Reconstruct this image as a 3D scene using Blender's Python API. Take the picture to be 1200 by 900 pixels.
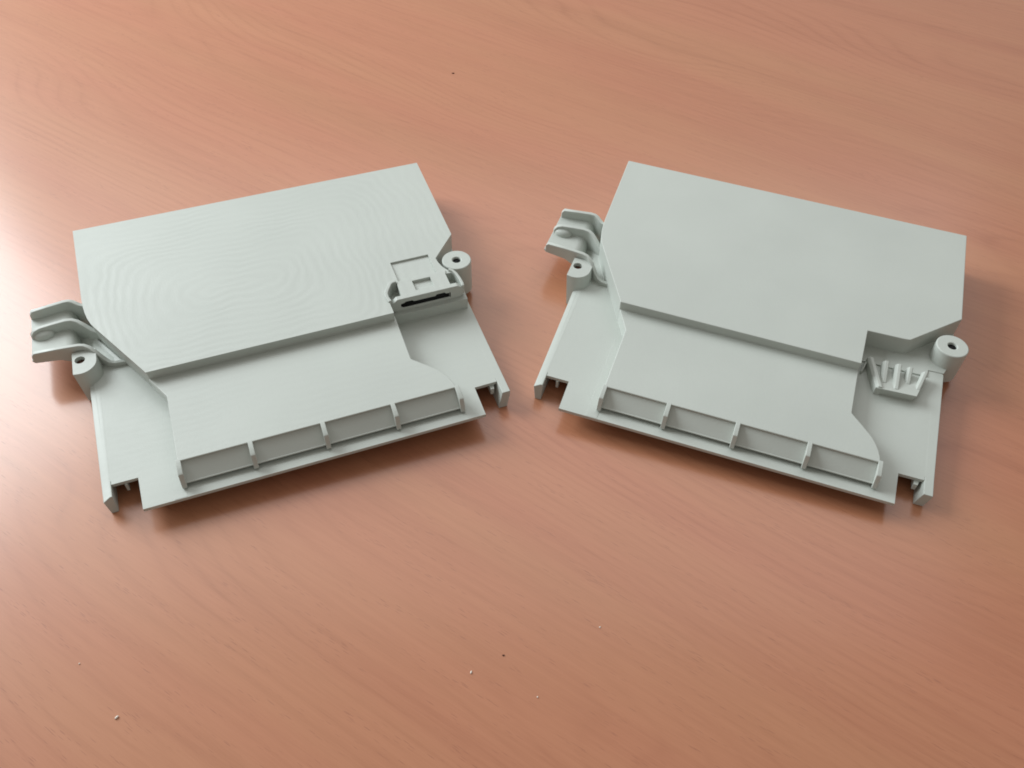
import bpy, bmesh, math, random
from mathutils import Matrix, Vector
random.seed(7)
MM = 0.001
scene = bpy.context.scene
for o in list(bpy.data.objects):
    bpy.data.objects.remove(o, do_unlink=True)
col = scene.collection

# ------------------------------------------------------------------ camera
F_PX, PITCH, ROLL, CAM_H = 1039.82, 0.838614, 0.034761, 414.93
cam_d = bpy.data.cameras.new('camera')
cam = bpy.data.objects.new('camera', cam_d); col.objects.link(cam)
cam_d.sensor_width = 36.0; cam_d.lens = 36.0*F_PX/1200.0
cam_d.clip_start = 0.01; cam_d.clip_end = 50
c_, s_ = math.cos(PITCH), math.sin(PITCH)
fw = Vector((0, c_, -s_)); up = Vector((0, s_, c_)); rt = Vector((1, 0, 0))
cr, sr = math.cos(ROLL), math.sin(ROLL)
r2 = rt*cr + up*sr; u2 = up*cr - rt*sr
cam.matrix_world = Matrix(((r2.x, u2.x, -fw.x, 0), (r2.y, u2.y, -fw.y, 0), (r2.z, u2.z, -fw.z, CAM_H*MM), (0, 0, 0, 1)))
scene.camera = cam
scene.render.resolution_x = 1024; scene.render.resolution_y = 768

# ------------------------------------------------------------------ light of the room and its window
world = bpy.data.worlds.new('World'); scene.world = world; world.use_nodes = True
wbg = world.node_tree.nodes['Background']
wbg.inputs[0].default_value = (1.0, 0.95, 0.88, 1); wbg.inputs[1].default_value = 0.33

def area(name, loc, target, sx, sy, power, colour):
    d = bpy.data.lights.new(name, 'AREA'); d.shape = 'RECTANGLE'; d.size = sx; d.size_y = sy
    d.energy = power; d.color = colour
    o = bpy.data.objects.new(name, d); col.objects.link(o)
    o.location = loc
    o.rotation_euler = (Vector(target)-Vector(loc)).to_track_quat('-Z', 'Y').to_euler()
    return o
area('window_light', (-1.80, 1.42, 1.20), (0.0, 0.40, 0.0), 1.3, 1.2, 64, (0.91, 0.97, 1.0))
area('ceiling_bounce', (0.0, 1.95, 1.85), (0.0, 0.40, 0.0), 3.0, 1.5, 22, (0.97, 0.98, 1.0))  # added soft lamp standing in for light bounced off the ceiling

scene.view_settings.view_transform = 'Standard'
scene.view_settings.look = 'None'
scene.view_settings.exposure = 0.0
scene.view_settings.gamma = 1.0
scene.view_settings.use_curve_mapping = False
scene.render.engine = 'CYCLES'
scene.cycles.filter_width = 1.8; scene.cycles.max_bounces = 8; scene.cycles.diffuse_bounces = 5

# ------------------------------------------------------------------ materials
class NT:
    def __init__(s, name):
        s.m = bpy.data.materials.new(name); s.m.use_nodes = True
        s.t = s.m.node_tree; s.bsdf = s.t.nodes['Principled BSDF']
    def n(s, kind, **kw):
        x = s.t.nodes.new(kind)
        for k, v in kw.items():
            if k.startswith('i_'): x.inputs[k[2:].replace('_', ' ')].default_value = v
            else: setattr(x, k, v)
        return x
    def l(s, a, b): s.t.links.new(a, b)
    def math(s, op, a, b=None, c=None):
        x = s.n('ShaderNodeMath', operation=op)
        for i, v in enumerate((a, b, c)):
            if v is None: continue
            if isinstance(v, (int, float)): x.inputs[i].default_value = v
            else: s.l(v, x.inputs[i])
        return x.outputs[0]
    def ramp(s, fac, stops):
        x = s.n('ShaderNodeValToRGB'); e = x.color_ramp.elements
        while len(e) < len(stops): e.new(0.5)
        for q, (p, c) in zip(e, stops): q.position = p; q.color = (*c, 1)
        s.l(fac, x.inputs[0]); return x.outputs[0]
    def noise(s, vec, scale, detail=3, rough=.5, dist=0):
        x = s.n('ShaderNodeTexNoise'); x.inputs['Scale'].default_value = scale
        x.inputs['Detail'].default_value = detail; x.inputs['Roughness'].default_value = rough
        x.inputs['Distortion'].default_value = dist
        s.l(vec, x.inputs['Vector']); return x.outputs['Fac']
    def mix(s, fac, a, b, mode='MIX'):
        x = s.n('ShaderNodeMix', data_type='RGBA', blend_type=mode)
        for i, v in ((0, fac), (6, a), (7, b)):
            if isinstance(v, (int, float)): x.inputs[i].default_value = v
            elif isinstance(v, tuple): x.inputs[i].default_value = (*v, 1)
            else: s.l(v, x.inputs[i])
        return x.outputs[2]
    def bump(s, h, strength, dist, normal=None):
        x = s.n('ShaderNodeBump'); x.inputs['Strength'].default_value = strength
        x.inputs['Distance'].default_value = dist; s.l(h, x.inputs['Height'])
        if normal is not None: s.l(normal, x.inputs['Normal'])
        return x.outputs[0]

def wood():
    w = NT('beech_laminate')
    tc = w.n('ShaderNodeTexCoord').outputs['Object']
    rot = w.n('ShaderNodeMapping'); rot.inputs['Rotation'].default_value = (0, 0, math.radians(31.5))
    w.l(tc, rot.inputs[0]); v = rot.outputs[0]           # x runs along the grain
    def st(sx, sy, off=0):
        x = w.n('ShaderNodeMapping'); x.inputs['Scale'].default_value = (sx, sy, 1)
        x.inputs['Location'].default_value = (off, off*.7, 0); w.l(v, x.inputs[0]); return x.outputs[0]
    sep = w.n('ShaderNodeSeparateXYZ'); w.l(v, sep.inputs[0])
    # growth-ring field: contours of a long low-frequency noise give cathedral ovals and straight bands
    big = w.noise(st(1.9, 6.5, 3.3), 1.0, 1.5, .4, .15)
    mid = w.noise(st(4, 30, 1.2), 1.0, 2, .5)
    fld = w.math('ADD', w.math('MULTIPLY', big, 30.0), w.math('ADD', w.math('MULTIPLY', sep.outputs[1], 105.0), w.math('MULTIPLY', mid, .7)))
    fr = w.math('FRACT', fld)
    ring0 = w.ramp(fr, [(0.0, (.15,)*3), (0.22, (.55,)*3), (0.55, (.72,)*3), (0.85, (.55,)*3), (1.0, (.15,)*3)])
    amp = w.ramp(w.noise(st(1.8, 14, 21), 1.0, 2, .5), [(0.36, (.10,)*3), (0.66, (1,)*3)])
    ring = w.math('ADD', .5, w.math('MULTIPLY', w.math('SUBTRACT', ring0, .5), amp))
    band = w.noise(st(1.6, 26, 8), 1.0, 3, .55)
    streak = w.noise(st(14, 330, 2), 1.0, 4, .6)
    fine = w.noise(st(60, 1700, 5), 1.0, 2, .6)
    mott = w.noise(st(2.2, 13, 4), 1.0, 3, .55)
    t = w.math('ADD', w.math('ADD', .04, w.math('MULTIPLY', ring, .18)), w.math('MULTIPLY', band, .30))
    t = w.math('ADD', t, w.math('MULTIPLY', streak, .26))
    t = w.math('ADD', t, w.math('MULTIPLY', fine, .16))
    colr = w.ramp(t, [(0.32, (0.345, 0.126, 0.064)), (0.44, (0.425, 0.168, 0.089)), (0.54, (0.470, 0.193, 0.104)), (0.66, (0.492, 0.208, 0.115)), (1.0, (0.502, 0.215, 0.121))])
    hue = w.mix(w.ramp(mott, [(.38, (0,)*3), (.64, (1,)*3)]), w.mix(.12, colr, (0.48, 0.172, 0.106)), w.mix(.30, colr, (0.47, 0.230, 0.115)))
    # short dark pores
    vo = w.n('ShaderNodeTexVoronoi'); vo.inputs['Scale'].default_value = 1.0; w.l(st(110, 1350, 6), vo.inputs['Vector'])
    pore = w.ramp(vo.outputs['Distance'], [(0.0, (1,)*3), (0.16, (1,)*3), (0.30, (0,)*3), (1, (0,)*3)])
    msk = w.ramp(w.noise(st(20, 200, 12), 1.0, 2), [(0, (0,)*3), (.5, (0,)*3), (.62, (1,)*3), (1, (1,)*3)])
    pm = w.math('MULTIPLY', w.math('MULTIPLY', pore, msk), .50)
    fin = w.mix(pm, hue, (0.27, 0.10, 0.06))
    w.l(fin, w.bsdf.inputs['Base Color'])
    rg = w.math('ADD', .44, w.math('MULTIPLY', streak, .06)); w.l(rg, w.bsdf.inputs['Roughness'])
    w.bsdf.inputs['Specular IOR Level'].default_value = .30
    w.bsdf.inputs['Coat Weight'].default_value = .8; w.bsdf.inputs['Coat Roughness'].default_value = .21
    grain = w.math('ADD', w.math('MULTIPLY', fine, .5), w.math('MULTIPLY', streak, .8))
    b1 = w.bump(grain, .16, .00005)
    ng = w.noise(tc, 900, 2, .5)
    w.l(w.bump(ng, .08, .0001, b1), w.bsdf.inputs['Normal'])
    return w.m

def plastic(name, base, marks):
    w = NT(name)
    tc = w.n('ShaderNodeTexCoord').outputs['Object']
    cloud = w.noise(tc, 14, 3, .5); grit = w.noise(tc, 750, 3, .7)
    a = tuple(x*1.03 for x in base); b = tuple(x*.965 for x in base)
    c = w.mix(w.ramp(cloud, [(0.3, (0,)*3), (.7, (1,)*3)]), a, b)
    c = w.mix(w.math('MULTIPLY', grit, .16), c, tuple(x*.80 for x in base))
    h = w.math('MULTIPLY', grit, 1.0)
    nrm = w.bump(h, .34, .00025)
    if marks:   # faint nested milling paths, as left by a cutter walking inwards
        sep = w.n('ShaderNodeSeparateXYZ'); w.l(tc, sep.inputs[0])
        wob = w.noise(tc, 24, 3, .5)
        ax = w.math('ABSOLUTE', w.math('SUBTRACT', sep.outputs[0], .052))
        ay = w.math('ABSOLUTE', w.math('SUBTRACT', sep.outputs[1], .128))
        dx = w.math('SUBTRACT', ax, .022)
        dist = w.math('SMOOTH_MAX', dx, w.math('MULTIPLY', ay, 1.05), .035)
        dist = w.math('ADD', dist, w.math('MULTIPLY', wob, .021))
        top = w.math('GREATER_THAN', sep.outputs[2], .028)
        low = w.math('MULTIPLY', w.math('SINE', w.math('MULTIPLY', w.math('ADD', sep.outputs[1], w.math('MULTIPLY', wob, .012)), 2*math.pi/.0052)), .35)
        wv = w.math('SINE', w.math('MULTIPLY', dist, 2*math.pi/.0060))
        patch = w.ramp(w.noise(tc, 26, 2, .5), [(0.35, (.30,)*3), (.60, (1,)*3)])
        mk = w.math('MULTIPLY', w.math('ADD', w.math('MULTIPLY', wv, top), w.math('MULTIPLY', low, w.math('SUBTRACT', 1.0, top))), patch)
        nrm = w.bump(mk, .28, .00010, nrm)
        c = w.mix(w.math('ADD', w.math('MULTIPLY', mk, .075), .075), c, tuple(min(1, x*.80) for x in base))
    w.l(c, w.bsdf.inputs['Base Color']); w.l(nrm, w.bsdf.inputs['Normal'])
    smudge = w.noise(tc, 38, 4, .6, .6)
    w.l(w.math('ADD', .36, w.math('MULTIPLY', smudge, .26)), w.bsdf.inputs['Roughness'])
    w.bsdf.inputs['Specular IOR Level'].default_value = .42
    w.bsdf.inputs['Subsurface Weight'].default_value = 0.0
    return w.m

def plain(name, c, rough=.6):
    w = NT(name); tc = w.n('ShaderNodeTexCoord').outputs['Object']
    n = w.noise(tc, 900, 2)
    w.l(w.mix(w.math('MULTIPLY', n, .5), c, tuple(x*.7 for x in c)), w.bsdf.inputs['Base Color'])
    w.bsdf.inputs['Roughness'].default_value = rough
    w.bsdf.inputs['Specular IOR Level'].default_value = .15
    return w.m

M_WOOD = wood()
BASE = (0.505, 0.540, 0.500)
M_MARK = plastic('milled_grey_plastic', BASE, True)
M_PL = plastic('grey_plastic', BASE, False)
M_DARK = plain('cavity_shade_and_pin_black', (0.012, 0.012, 0.013), .6)  # painted shade for the hole and slot inserts; also colours the pin
M_BROWN = plain('painted_cavity_shade_brown', (0.13, 0.055, 0.035), .6)  # painted shade for the inside of the left boss hole
M_CRUMB = plain('white_crumb', (0.85, 0.80, 0.72), .5)
M_SPECK = plain('dark_speck', (0.10, 0.045, 0.03), .8)

# ------------------------------------------------------------------ mesh helpers (all in millimetres)
def mesh_from(bm, name):
    bmesh.ops.remove_doubles(bm, verts=bm.verts, dist=1e-7)
    bmesh.ops.recalc_face_normals(bm, faces=bm.faces)
    me = bpy.data.meshes.new(name); bm.to_mesh(me); bm.free(); return me

def loft(*levels):
    """closed solid through equal-length outlines, each (list of xy, z or list of z)"""
    bm = bmesh.new(); rings = []
    for pts, z in levels:
        zs = z if isinstance(z, (list, tuple)) else [z]*len(pts)
        rings.append([bm.verts.new((x*MM, y*MM, q*MM)) for (x, y), q in zip(pts, zs)])
    n = len(rings[0])
    bm.faces.new(rings[0]); bm.faces.new(rings[-1])
    for a, b in zip(rings, rings[1:]):
        for i in range(n):
            j = (i+1) % n
            bm.faces.new((a[i], a[j], b[j], b[i]))
    return bm

def prism(pts, z0, z1): return loft((pts, z0), (pts, z1))

def profile_x(pts, x0, x1):
    """(y,z) outline extruded along x"""
    bm = bmesh.new()
    A = [bm.verts.new((x0*MM, y*MM, z*MM)) for y, z in pts]; B = [bm.verts.new((x1*MM, y*MM, z*MM)) for y, z in pts]
    bm.faces.new(A); bm.faces.new(B); n = len(pts)
    for i in range(n): bm.faces.new((A[i], A[(i+1) % n], B[(i+1) % n], B[i]))
    return bm

def profile_y(pts, y0, y1):
    bm = bmesh.new()
    A = [bm.verts.new((x*MM, y0*MM, z*MM)) for x, z in pts]; B = [bm.verts.new((x*MM, y1*MM, z*MM)) for x, z in pts]
    bm.faces.new(A); bm.faces.new(B); n = len(pts)
    for i in range(n): bm.faces.new((A[i], A[(i+1) % n], B[(i+1) % n], B[i]))
    return bm

def cyl(cx, cy, r, z0, z1, n=48, r0=None):
    P = lambda rr: [(cx+rr*math.cos(2*math.pi*i/n), cy+rr*math.sin(2*math.pi*i/n)) for i in range(n)]
    return loft((P(r0 or r), z0), (P(r), z1))

def ribbon(path, th):
    """upright wall following path of (x, y, ztop, zbottom)"""
    bm = bmesh.new(); cs = []
    n = len(path)
    for i, (x, y, zt, zb) in enumerate(path):
        a = path[max(0, i-1)]; b = path[min(n-1, i+1)]
        d = Vector((b[0]-a[0], b[1]-a[1])); d.normalize(); nx, ny = -d.y*th/2, d.x*th/2
        cs.append([bm.verts.new(((x+sx*nx)*MM, (y+sx*ny)*MM, z*MM)) for sx, z in ((1, zb), (1, zt), (-1, zt), (-1, zb))])
    bm.faces.new(cs[0]); bm.faces.new(cs[-1])
    for a, b in zip(cs, cs[1:]):
        for i in range(4): bm.faces.new((a[i], a[(i+1) % 4], b[(i+1) % 4], b[i]))
    return bm

def make(name, bm, mat, parent=None, bevel=.5, seg=2, cuts=(), label=None, angle=28):
    me = mesh_from(bm, name) if isinstance(bm, bmesh.types.BMesh) else bm
    o = bpy.data.objects.new(name, me); col.objects.link(o)
    me.materials.append(mat)
    if cuts:
        tmp = []
        for k, cb in enumerate(cuts):
            cme = mesh_from(cb, 'cut'); co = bpy.data.objects.new('cut', cme); col.objects.link(co); tmp.append(co)
            md = o.modifiers.new('b%d' % k, 'BOOLEAN'); md.operation = 'DIFFERENCE'; md.solver = 'EXACT'; md.object = co
        dg = bpy.context.evaluated_depsgraph_get(); dg.update()
        new = bpy.data.meshes.new_from_object(o.evaluated_get(dg))
        o.modifiers.clear(); old = o.data; o.data = new; new.name = name
        bpy.data.meshes.remove(old)
        for co in tmp:
            m_ = co.data; bpy.data.objects.remove(co, do_unlink=True); bpy.data.meshes.remove(m_)
        me = o.data
        if not me.materials: me.materials.append(mat)
    for p in me.polygons: p.use_smooth = True
    if bevel:
        md = o.modifiers.new('bevel', 'BEVEL'); md.width = bevel*MM; md.segments = seg
        md.limit_method = 'ANGLE'; md.angle_limit = math.radians(angle); md.harden_normals = True
        md.miter_outer = 'MITER_ARC'
    if parent is not None: o.parent = parent
    if label: o['label'] = label
    return o

def arc(cx, cy, r, a0, a1, n):
    return [(cx+r*math.cos(math.radians(a0+(a1-a0)*i/n)), cy+r*math.sin(math.radians(a0+(a1-a0)*i/n))) for i in range(n+1)]

# ------------------------------------------------------------------ table
bm = bmesh.new()
tp = [(-1300, -700), (1400, -700), (1400, 1500), (-1300, 1500)]
table = make('table', loft((tp, -28), (tp, 0)), M_WOOD, bevel=1.5)
table['kind'] = 'structure'
table['label'] = 'reddish beech laminate table top with diagonal grain'
table['category'] = 'table'

# ------------------------------------------------------------------ the two housings
Zt, Zm, Zb, Zr = 29.4, 23.0, 12.0, 16.5
LPOSE = ((-180.6308, 286.8884), 0.386962, (0.0065157, -0.0081642))
RPOSE = ((54.9555, 353.4102), -0.3125325, (-0.0066440, 0.0081890))

def housing(pose, mat, variant):
    (px, py), th, (t0, t1) = pose
    root = bpy.data.objects.new('plastic_housing', None); col.objects.link(root)
    root.empty_display_size = .02
    ex = Vector((1, 0, t0)).normalized(); ey = Vector((0, 1, t1)).normalized(); ez = ex.cross(ey).normalized()
    T = Matrix(((ex.x, ey.x, ez.x, 0), (ex.y, ey.y, ez.y, 0), (ex.z, ey.z, ez.z, 0), (0, 0, 0, 1)))
    root.matrix_world = Matrix.Translation((px*MM, py*MM, 0)) @ Matrix.Rotation(th, 4, 'Z') @ T
    foot = lambda x, y: -(t0*x+t1*y)+.05                     # local height of the table at x, y
    # --- base plate, two notches at its front corners
    rise = 3.9 if variant == 'fins' else 0.0                 # the finned housing's plate climbs towards its boss
    bm = bmesh.new()
    mk = lambda P, dz: [bm.verts.new((x*MM, y*MM, (z+dz)*MM)) for x, y, z in P]
    front = [(-38.8, 8, Zb), (-37.3, 8, Zb), (-37.3, 5.6, Zb), (-23.1, 5.6, Zb), (-22.5, -17, Zb), (172.3, -16.9, Zb), (173, 5.4, Zb), (187.3, 5.6, Zb), (187.3, 8, Zb), (190, 8, Zb), (70, 8, Zb)]
    lft = [(-42, 90, Zb), (-40, 128, Zb), (70, 128, Zb), (70, 90, Zb)]
    rgt = [(70, 90, Zb+rise), (70, 128, Zb+rise), (190, 128, Zb+rise), (195.0, 98, Zb+rise), (193.6, 90, Zb+rise)]
    tops = [(mk(front, d), mk(lft, d), mk(rgt, d)) for d in (0, -2.2)]
    outl = []
    for f, l, r in tops:
        bm.faces.new(f)
        bm.faces.new((f[0], f[10], l[3], l[0])); bm.faces.new(l)
        bm.faces.new((f[10], f[9], r[4], r[0])); bm.faces.new(r)
        if rise: bm.faces.new((f[10], r[0], l[3])); bm.faces.new((l[3], r[0], r[1], l[2]))
        outl.append([f[0], f[1], f[2], f[3], f[4], f[5], f[6], f[7], f[8], f[9], r[4], r[3], r[2], r[1], l[2], l[1], l[0]])
    for q in range(17): bm.faces.new((outl[0][q], outl[0][(q+1) % 17], outl[1][(q+1) % 17], outl[1][q]))
    make('base_plate', bm, mat, root, .3)
    # faint step beside the lower panel
    make('base_step', prism([(-6, -16.7), (1, -16.7), (1, 52), (-6.2, 52)], Zb-.5, Zb+.14), mat, root, .1, 1)
    # --- side rails ending in feet beside the notches
    f0, f1 = foot(-40, -4), foot(190, -4)
    def rail(xs, xs2, climb):
        # cross-section corners at the front foot, just behind it, and at the rear
        bm = bmesh.new(); R = []
        t = 12.5/94.5
        mid = [(a[0]+(b[0]-a[0])*t, a[1], 0) for a, b in zip(xs, xs2)]
        for (cs, y, dz) in ((xs, -4.5, 0), (mid, 8, 0), (xs2, 90, climb)):
            R.append([bm.verts.new((x*MM, (y+dy)*MM, (z+(dz if z > 5 else 0))*MM)) for x, z, dy in cs])
        bm.faces.new(R[0]); bm.faces.new(R[-1]); n = len(R[0])
        for A, B in zip(R, R[1:]):
            for i in range(n): bm.faces.new((A[i], A[(i+1) % n], B[(i+1) % n], B[i]))
        return bm
    make('side_rail', rail([(-37.3, f0, 0), (-41.2, f0, 0), (-42.4, 10.6, 0), (-38.6, Zb+.05, 1.6), (-37.3, Zb+.05, 1.6)],
                           [(-38.5, f0, 0), (-43.2, f0, 0), (-44.8, 10.6, 0), (-41.0, Zb+.05, 0), (-38.5, Zb+.05, 0)], 0), mat, root, .35)
    make('side_rail', rail([(185.0, f1, 0), (190.5, f1, 0), (192.4, Zb-2.4, 0), (192.4, Zb+.05, 0), (187.4, Zb+.05, 0)],
                           [(188.0, f1+2, 0), (193.5, f1+2, 0), (194.3, Zb-3, 0), (194.3, Zb+.05, 0), (188.0, Zb+.05, 0)], rise), mat, root, .35)
    # little rib inside each notch
    make('inner_rib', prism([(-31, 5), (-29.4, 5), (-29.4, 9), (-31, 9)], 4, Zb-2.3), mat, root, .15, 1)
    make('inner_rib', prism([(182.4, 2.6), (184.6, 2.6), (186.5, 9), (182.4, 9)], 5, Zb-2.3), mat, root, .15, 1)
    # --- lower raised panel
    lp = [(-8.5, 74), (-8.5, 67.4), (-.2, 50.6), (0, 0), (160, 0), (159.5, 4.2), (158.2, 9), (156.4, 13.2), (153.9, 17.4), (148, 24.2), (141.5, 31.3), (142.3, 67.5), (142.3, 74)]
    dr = lambda P, k: [(x-k if x < 50 else x+k, y) for x, y in P]
    inw = 1 if variant == 'connector' else 0
    def foot_line(P):
        out = []
        for x, y in P:
            if x < 20:
                dx, dy = ((.9, .5) if inw else (-.1, 0)) if y > 40 else (-1.3, 0)
            else: dx, dy = .3, 0
            out.append((x+dx, y+dy))
        return out
    lcut = [profile_x([(-1, 21.9), (1.6, 21.9), (1.6, 14.8), (-1, 14.8)], a, b) for a, b in ((1.4, 158.8),)]
    make('lower_panel', loft((foot_line(lp), 9.9), (lp, Zm)), mat, root, .55, 3, cuts=lcut)
    make('outlet_back', profile_x([(2.5, 21.9), (.9, 21.9), (-8.7, 15.05), (-8.7, 14.4), (2.5, 14.4)], 1.3, 158.9), mat, root, .1, 1)
    # --- outlet: shelf under the lip and five ribs across it
    make('outlet_shelf', profile_x([(1.5, 13.7), (-8.9, 13.7), (-9.5, 14.1), (-9.5, 14.7), (-8.9, 15.0), (1.5, 15.0)], .9, 159.3), mat, root, .12, 1)
    rp = [(1.5, 23.06), (-.5, 23.06), (-7.9, 21.7), (-8.6, 21.3), (-11.7, 13.2), (-11.0, 12.6), (1.5, 12.3)]
    proto = None
    for xc in (.4, 39.3, 80.1, 121.2, 160.3):
        if proto is None:
            proto = make('outlet_rib', profile_x(rp, -1.35, 1.35), mat, root, .35)
            proto.location.x = xc*MM
        else:
            q = proto.copy(); col.objects.link(q); q.location.x = xc*MM
    # --- upper raised panel
    left_arc = [(-33.8, 115.6), (-36.3, 120.8), (-38.0, 126.2), (-39.2, 132.2), (-40.0, 138.6), (-40.5, 146)]
    zlow = 3.2
    if variant == 'connector':
        up_ = [(-8.6, 67.3)] + [(142.4, 67.3), (142.4, 73.8), (192.0, 73.8), (192.2, 79), (189.5, 90), (185.5, 95.0), (183.2, 99.5), (182.0, 104.5), (181.6, 109.2), (199.5, 130), (201.6, 220), (-42.6, 220)] + left_arc[::-1]
        cuts = [prism([(159.8, 82.0), (172.8, 82.0), (172.8, 92.2), (159.8, 92.2)], 27.0, 40), prism([(151.9, 92.2), (151.9, 114.7), (177.9, 114.7), (177.9, 92.2)], Zt-1.3, Zt+3),
                prism([(141.3, 60), (141.3, 79.6), (200, 79.6), (200, 60)], 20.2, Zt+3),
                prism([(141.2, 77.5), (150.4, 77.5), (150.6, 88), (150.8, 93.8), (147.6, 93.4), (145.2, 92.2), (142.8, 89.6), (141.4, 86)], 22.5, Zt+3),
                prism([(182.0, 79.5), (189.6, 79.5), (189.2, 88), (187.0, 91.6), (182.4, 92.0)], 22.5, Zt+3), prism([(189.4, 79.5), (196, 79.5), (196, 93), (190.4, 93)], 20.2, Zt+3)]
    else:
        up_ = [(-8.6, 67.3), (142.1, 67.3), (143.4, 97.8), (165.5, 98.4), (169.3, 98.9), (199.5, 130), (201.6, 220), (-42.6, 220)] + left_arc[::-1]
        cuts = ()
    low_ = [(x+2.6*inw, y+1.2*inw) if (x < 0 and y < 140) else (x, y) for x, y in up_]
    make('upper_panel', loft((low_, zlow), (up_, Zt)), mat, root, .45, 3, cuts=cuts)
    # --- round screw boss at the right
    make('screw_boss', cyl(194.8, 104.6, 9.75, foot(194.8, 104.6)+4.2, 28.0, 64, 9.95), mat, root, .8, 3,
         cuts=[cyl(194.8, 104.6, 2.75, 9, 40, 32)])
    make('screw_hole_shade', cyl(194.8, 104.6, 2.7, 25.4, 26.4, 32), M_DARK, root, 0)  # black disc set in the bore, its colour standing for deep shade
    # --- floor between the panel and the boss
    rf = [(141, 100), (141, 83.5), (184.4, 84.5), (184.9, 90.2), (194.2, 90.6), (196.6, 97), (199.2, 112), (199.4, 131), (168, 101), (160, 100)]
    if variant == 'connector':
        rf = [(180, 112), (183, 92), (193, 80), (194.8, 92), (199.2, 112), (199.4, 131), (190, 122)]
    make('recess_floor', prism(rf, zlow+.3, Zr), mat, root, .3)
    # --- flat-sided boss at the left
    lb = [(-50.6, 107.5), (-50.6, 88.6)] + arc(-46.4, 97.6, 9.6, -112, 0, 12)[1:] + [(-36.8, 107.5)]
    lb2 = [(x+2.6, y-4.4) if y < 107 else (x+2.6, y) for x, y in lb]
    make('side_boss', loft((lb2, foot(-48, 85)+.6), (lb, 21.2)), mat, root, .55, 2, cuts=[cyl(-46.2, 100.0, 3.0, -3, 30, 32)])
    make('boss_hole_shade', cyl(-46.2, 100.0, 2.95, 17.0, 18.4, 32), M_BROWN, root, 0)  # brown disc plugging the bore, coloured like its shaded inside
    # --- clip bracket: three ribs on a bent floor, small dome on the middle rib
    r1 = [(-73.6, 150.6, 21.2, 17.4), (-73.0, 150.7, 23.4, 17.2), (-71.6, 150.9, 25, 17), (-62, 152.0, 25.1, 17), (-52.4, 153.2, 25.2, 15), (-49.6, 153.1, 25.1, 6), (-47.2, 152.0, 24.7, 3.5), (-44.6, 150.2, 23.4, 3.2), (-42.4, 149.0, 22.6, 3.2), (-38.5, 148.6, 22.4, 3.2)]  # root end carried low to block light entering the gap
    r2_ = [(-73.6, 132.0, 20.0, 17.4), (-72.8, 132.3, 22.4, 17.2), (-71.0, 132.8, 24.2, 17), (-67.5, 133.3, 25, 17), (-60, 134.2, 25.1, 17), (-52.4, 134.9, 25.1, 15), (-48.6, 134.6, 24.8, 10), (-45.4, 133.0, 24.0, 8), (-41.5, 129.8, 21.8, 8), (-38.4, 127.0, 19.8, 8), (-34.5, 124.6, 18.4, 8)]
    r3 = [(-72.9, 111.7, 21.2, 17.4), (-72.3, 111.7, 23.6, 17.2), (-70.8, 111.6, 25, 17), (-58, 110.6, 25.1, 16), (-50, 109.9, 25.1, 12), (-45.5, 109.5, 25, 8), (-42.6, 108.8, 24.6, 8), (-39.8, 107.0, 23.6, 8), (-36.5, 103.6, 21.4, 8), (-33.4, 101.0, 18.0, 8), (-30.8, 98.9, 15.9, 8), (-28, 98.2, 14.9, 8), (-19.5, 97.6, 14.5, 8)]
    make('bracket_rib', ribbon(r1, 2.8), mat, root, .65, 3, angle=50)
    mid = make('bracket_rib', ribbon(r2_, 2.9), mat, root, .65, 3, angle=50)
    make('bracket_rib', ribbon(r3, 2.6), mat, root, .65, 3, angle=50)
    bm = bmesh.new(); bmesh.ops.create_uvsphere(bm, u_segments=32, v_segments=20, radius=1)
    for v in bm.verts:
        v.co = Vector(((-66.4+v.co.x*6.4)*MM, (132.6+v.co.y*4.8)*MM, (18.3+math.copysign(abs(v.co.z)**.7, v.co.z)*4.6)*MM))
    make('bracket_dome', bm, mat, root, 0)
    fl = [(-73.9, 17.6), (-73.9, 18.6), (-54.5, 18.6), (-51.6, 18.0), (-49.6, 16.2), (-48.4, 13.4), (-47.8, 10), (-47.8, 8), (-50.2, 8), (-50.6, 12), (-51.8, 15), (-54.5, 16.9), (-73.5, 16.9)]
    make('bracket_floor', profile_y(fl, 111.9, 152.2), mat, root, .25, 2, angle=60)
    make('bracket_web', prism([(-48.6, 133), (-48.6, 153), (-37, 149), (-35, 124)], 3.0, 5.0), mat, root, .2, 1)  # low infill added to keep the gap between the ribs dark
    make('bracket_web', loft(([(-48.4, 112), (-48.4, 133), (-38, 126), (-22, 96), (-33, 99), (-42, 108)], 8.0),
                             ([(-48.4, 112), (-48.4, 133), (-38, 126), (-22, 96), (-33, 99), (-42, 108)], [9.0, 9.0, 13.2, 13.0, 11.6, 10])), mat, root, .2, 1)

    if variant == 'connector':
        # ---- hooded connector on the corner of the upper panel
        hz = 30.0
        body = [(149.6, 77.2), (182.6, 77.2), (182.8, 91.5), (184.0, 94.4), (150.8, 94.4), (150.4, 92)]
        face = [(146.2, 30.2), (186.4, 30.2), (189.0, 28.4), (191.0, 25.0), (190.6, 23.0), (188.2, 20.2), (184.5, 19.0), (149.5, 18.6), (145.0, 19.8), (142.0, 22.2), (141.5, 24.2), (142.6, 27.0)]
        slot = [(148.4, 25.9), (150.8, 26.2), (151.6, 27.0), (156.0, 27.0), (157.0, 25.9), (171.4, 25.9), (172.4, 27.0), (177.6, 27.0), (178.4, 25.9), (180.8, 25.7), (180.8, 22.4), (150.0, 22.4), (148.4, 23.4)]
        conn = make('connector_hood', profile_y(face, 76.9, 80.6), mat, root, .45, 3, cuts=[profile_y(slot, 70, 90)])
        make('slot_shade_plate', profile_y([(147.6, 27.6), (181.6, 27.6), (181.6, 21.8), (147.6, 21.8)], 77.6, 78.4), M_DARK, root, 0)  # black plate behind the opening, painting in the slot's deep shade
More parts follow.
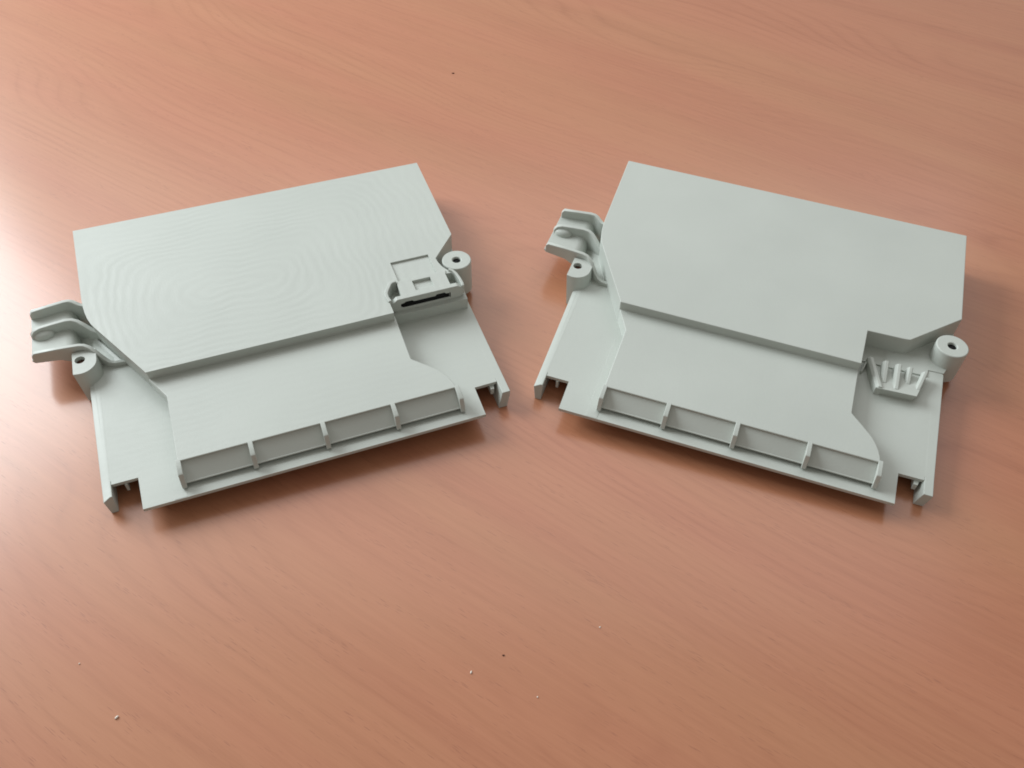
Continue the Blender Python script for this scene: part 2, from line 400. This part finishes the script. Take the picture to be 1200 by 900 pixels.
        make('slot_pin', profile_y([(180.9, 26.4), (181.5, 26.4), (181.5, 22.6), (180.9, 22.6)], 76.8, 77.5), M_DARK, root, 0)
        make('connector_body', loft((body, 20.3), (body, 30.0)), mat, root, .4, 2,
             cuts=[prism([(160.2, 82.4), (172.4, 82.4), (172.4, 91.8), (160.2, 91.8)], 28.0, 40), prism([(140, 70), (200, 70), (200, 80.4), (140, 80.4)], 10, 40)])
        earL = [(150.2, 94.4), (147.4, 94.1), (145.8, 93.0), (142.2, 87.4), (141.2, 85.0), (141.0, 82.0), (141.8, 77.4)]
        earR = [(186.0, 94.4), (188.0, 92.6), (189.4, 89.4), (190.2, 85), (190.5, 80), (190.2, 77.4)]
        hz = lambda P, a, b: [(x, y, a+(b-a)*i/(len(P)-1), 22) for i, (x, y) in enumerate(P)]
        make('connector_ear', ribbon(hz(earL, 31.2, 30.4), 2.3), mat, root, .5, 2, angle=50)
        make('connector_ear', ribbon(hz(earR, 31.0, 29.2), 2.0), mat, root, .5, 2, angle=50)
    else:
        # ---- flared tab of upright fins under the notch of the upper panel
        tb = [(147.6, 82.2), (154.8, 58.9), (177.8, 60.3), (183.9, 82.6)]
        make('fin_tab', loft(([(149.2, 82.2), (156.6, 61.2), (176.2, 62.5), (181.8, 82.6)], 11.0), ([(148.0, 82.2), (155.2, 59.6), (177.4, 61.0), (183.4, 82.6)], [14.6, 19.0, 19.0, 14.6]), (tb, [16.0, 21.0, 21.0, 16.0])), mat, root, .4, 2)
        def ridge(a, b, t):
            bm = bmesh.new(); A, B = [], []
            for (x, y, z), L in ((a, A), (b, B)):
                for dx, dz in ((-t*.66, 13.4-z), (-t*.62, -1.7), (-.22*t, 0), (t*.30, 0), (t*.40, -.5), (t*.42, 13.4-z)):
                    L.append(bm.verts.new(((x+dx)*MM, y*MM, (z+dz)*MM)))
            bm.faces.new(A); bm.faces.new(B)
            for q in range(6): bm.faces.new((A[q], A[(q+1) % 6], B[(q+1) % 6], B[q]))
            return bm
        for a, b, t in (((149.0, 82.9, 22.4), (156.2, 59.8, 21.7), 3.6), ((158.5, 83.2, 22.3), (158.5, 66.4, 19.8), 3.6),
                        ((166.1, 83.2, 22.3), (165.6, 62.5, 20.7), 3.6), ((173.0, 83.2, 22.1), (172.6, 71.3, 18.7), 3.4), ((182.0, 82.6, 22.1), (178.5, 68.0, 19.4), 3.4)):
            make('fin', ridge(a, b, t), mat, root, .3, 2)
        make('fin', ribbon([(147.0, 80.5, 19.4, 12), (145.2, 73.5, 17.0, 12)], 1.2), mat, root, .3, 2)
    return root

hl = housing(LPOSE, M_MARK, 'connector')
hl['label'] = 'grey plastic housing at the left with milled swirls and a black-slotted connector'
hl['category'] = 'plastic housing'; hl['group'] = 'grey plastic housings on the table'
hr = housing(RPOSE, M_PL, 'fins')
hr['label'] = 'plain matte grey plastic housing at the right with a small finned tab in its notch'
hr['category'] = 'plastic housing'; hr['group'] = 'grey plastic housings on the table'

# ------------------------------------------------------------------ crumbs and specks on the table
def crumb(name, x, y, r, mat, label, cat, st=(1, 1, .7), rz=0):
    bm = bmesh.new(); bmesh.ops.create_icosphere(bm, subdivisions=2, radius=1)
    for v in bm.verts:
        k = r*random.uniform(.8, 1.15)
        v.co = Vector((v.co.x*k*st[0], v.co.y*k*st[1], v.co.z*k*st[2]))*MM
    o = make(name, bm, mat, None, 0)
    o.location = (x*MM, y*MM, r*st[2]*.8*MM); o.rotation_euler = (0, 0, rz)
    o['label'] = label; o['category'] = cat
    return o
G = 'tiny white crumbs scattered on the table'
for a in ((-178.3, 155.8, .72, 'largest white crumb near the bottom left of the bare wood', (1.5, .8, .7), .9),
          (-15.0, 183.6, .5, 'bright white crumb on the wood below the middle, left of a fainter one', (.8, 1.6, .7), -.3),
          (17.4, 172.5, .38, 'faint pale crumb below the middle, right of a brighter one', (1, 1, .7), 0),
          (48.7, 209.7, .36, 'faint pale crumb on the wood below the right housing', (1.5, 1, .6), .4),
          (-204.6, 181.1, .36, 'small pale crumb on the wood well below the left housing', (1, 1, .7), 0)):
    crumb('crumb', a[0], a[1], a[2], M_CRUMB, a[3], 'crumb', a[4], a[5])['group'] = G
crumb('speck', -63.7, 752.1, .95, M_SPECK, 'dark speck on the wood above the gap between the housings', 'speck', (1.3, 1, .3))['group'] = 'dark specks on the table'
crumb('speck', .45, 192.9, .55, M_SPECK, 'dark speck on the wood near the bright crumb at the bottom', 'speck', (1.2, .8, .4))['group'] = 'dark specks on the table'
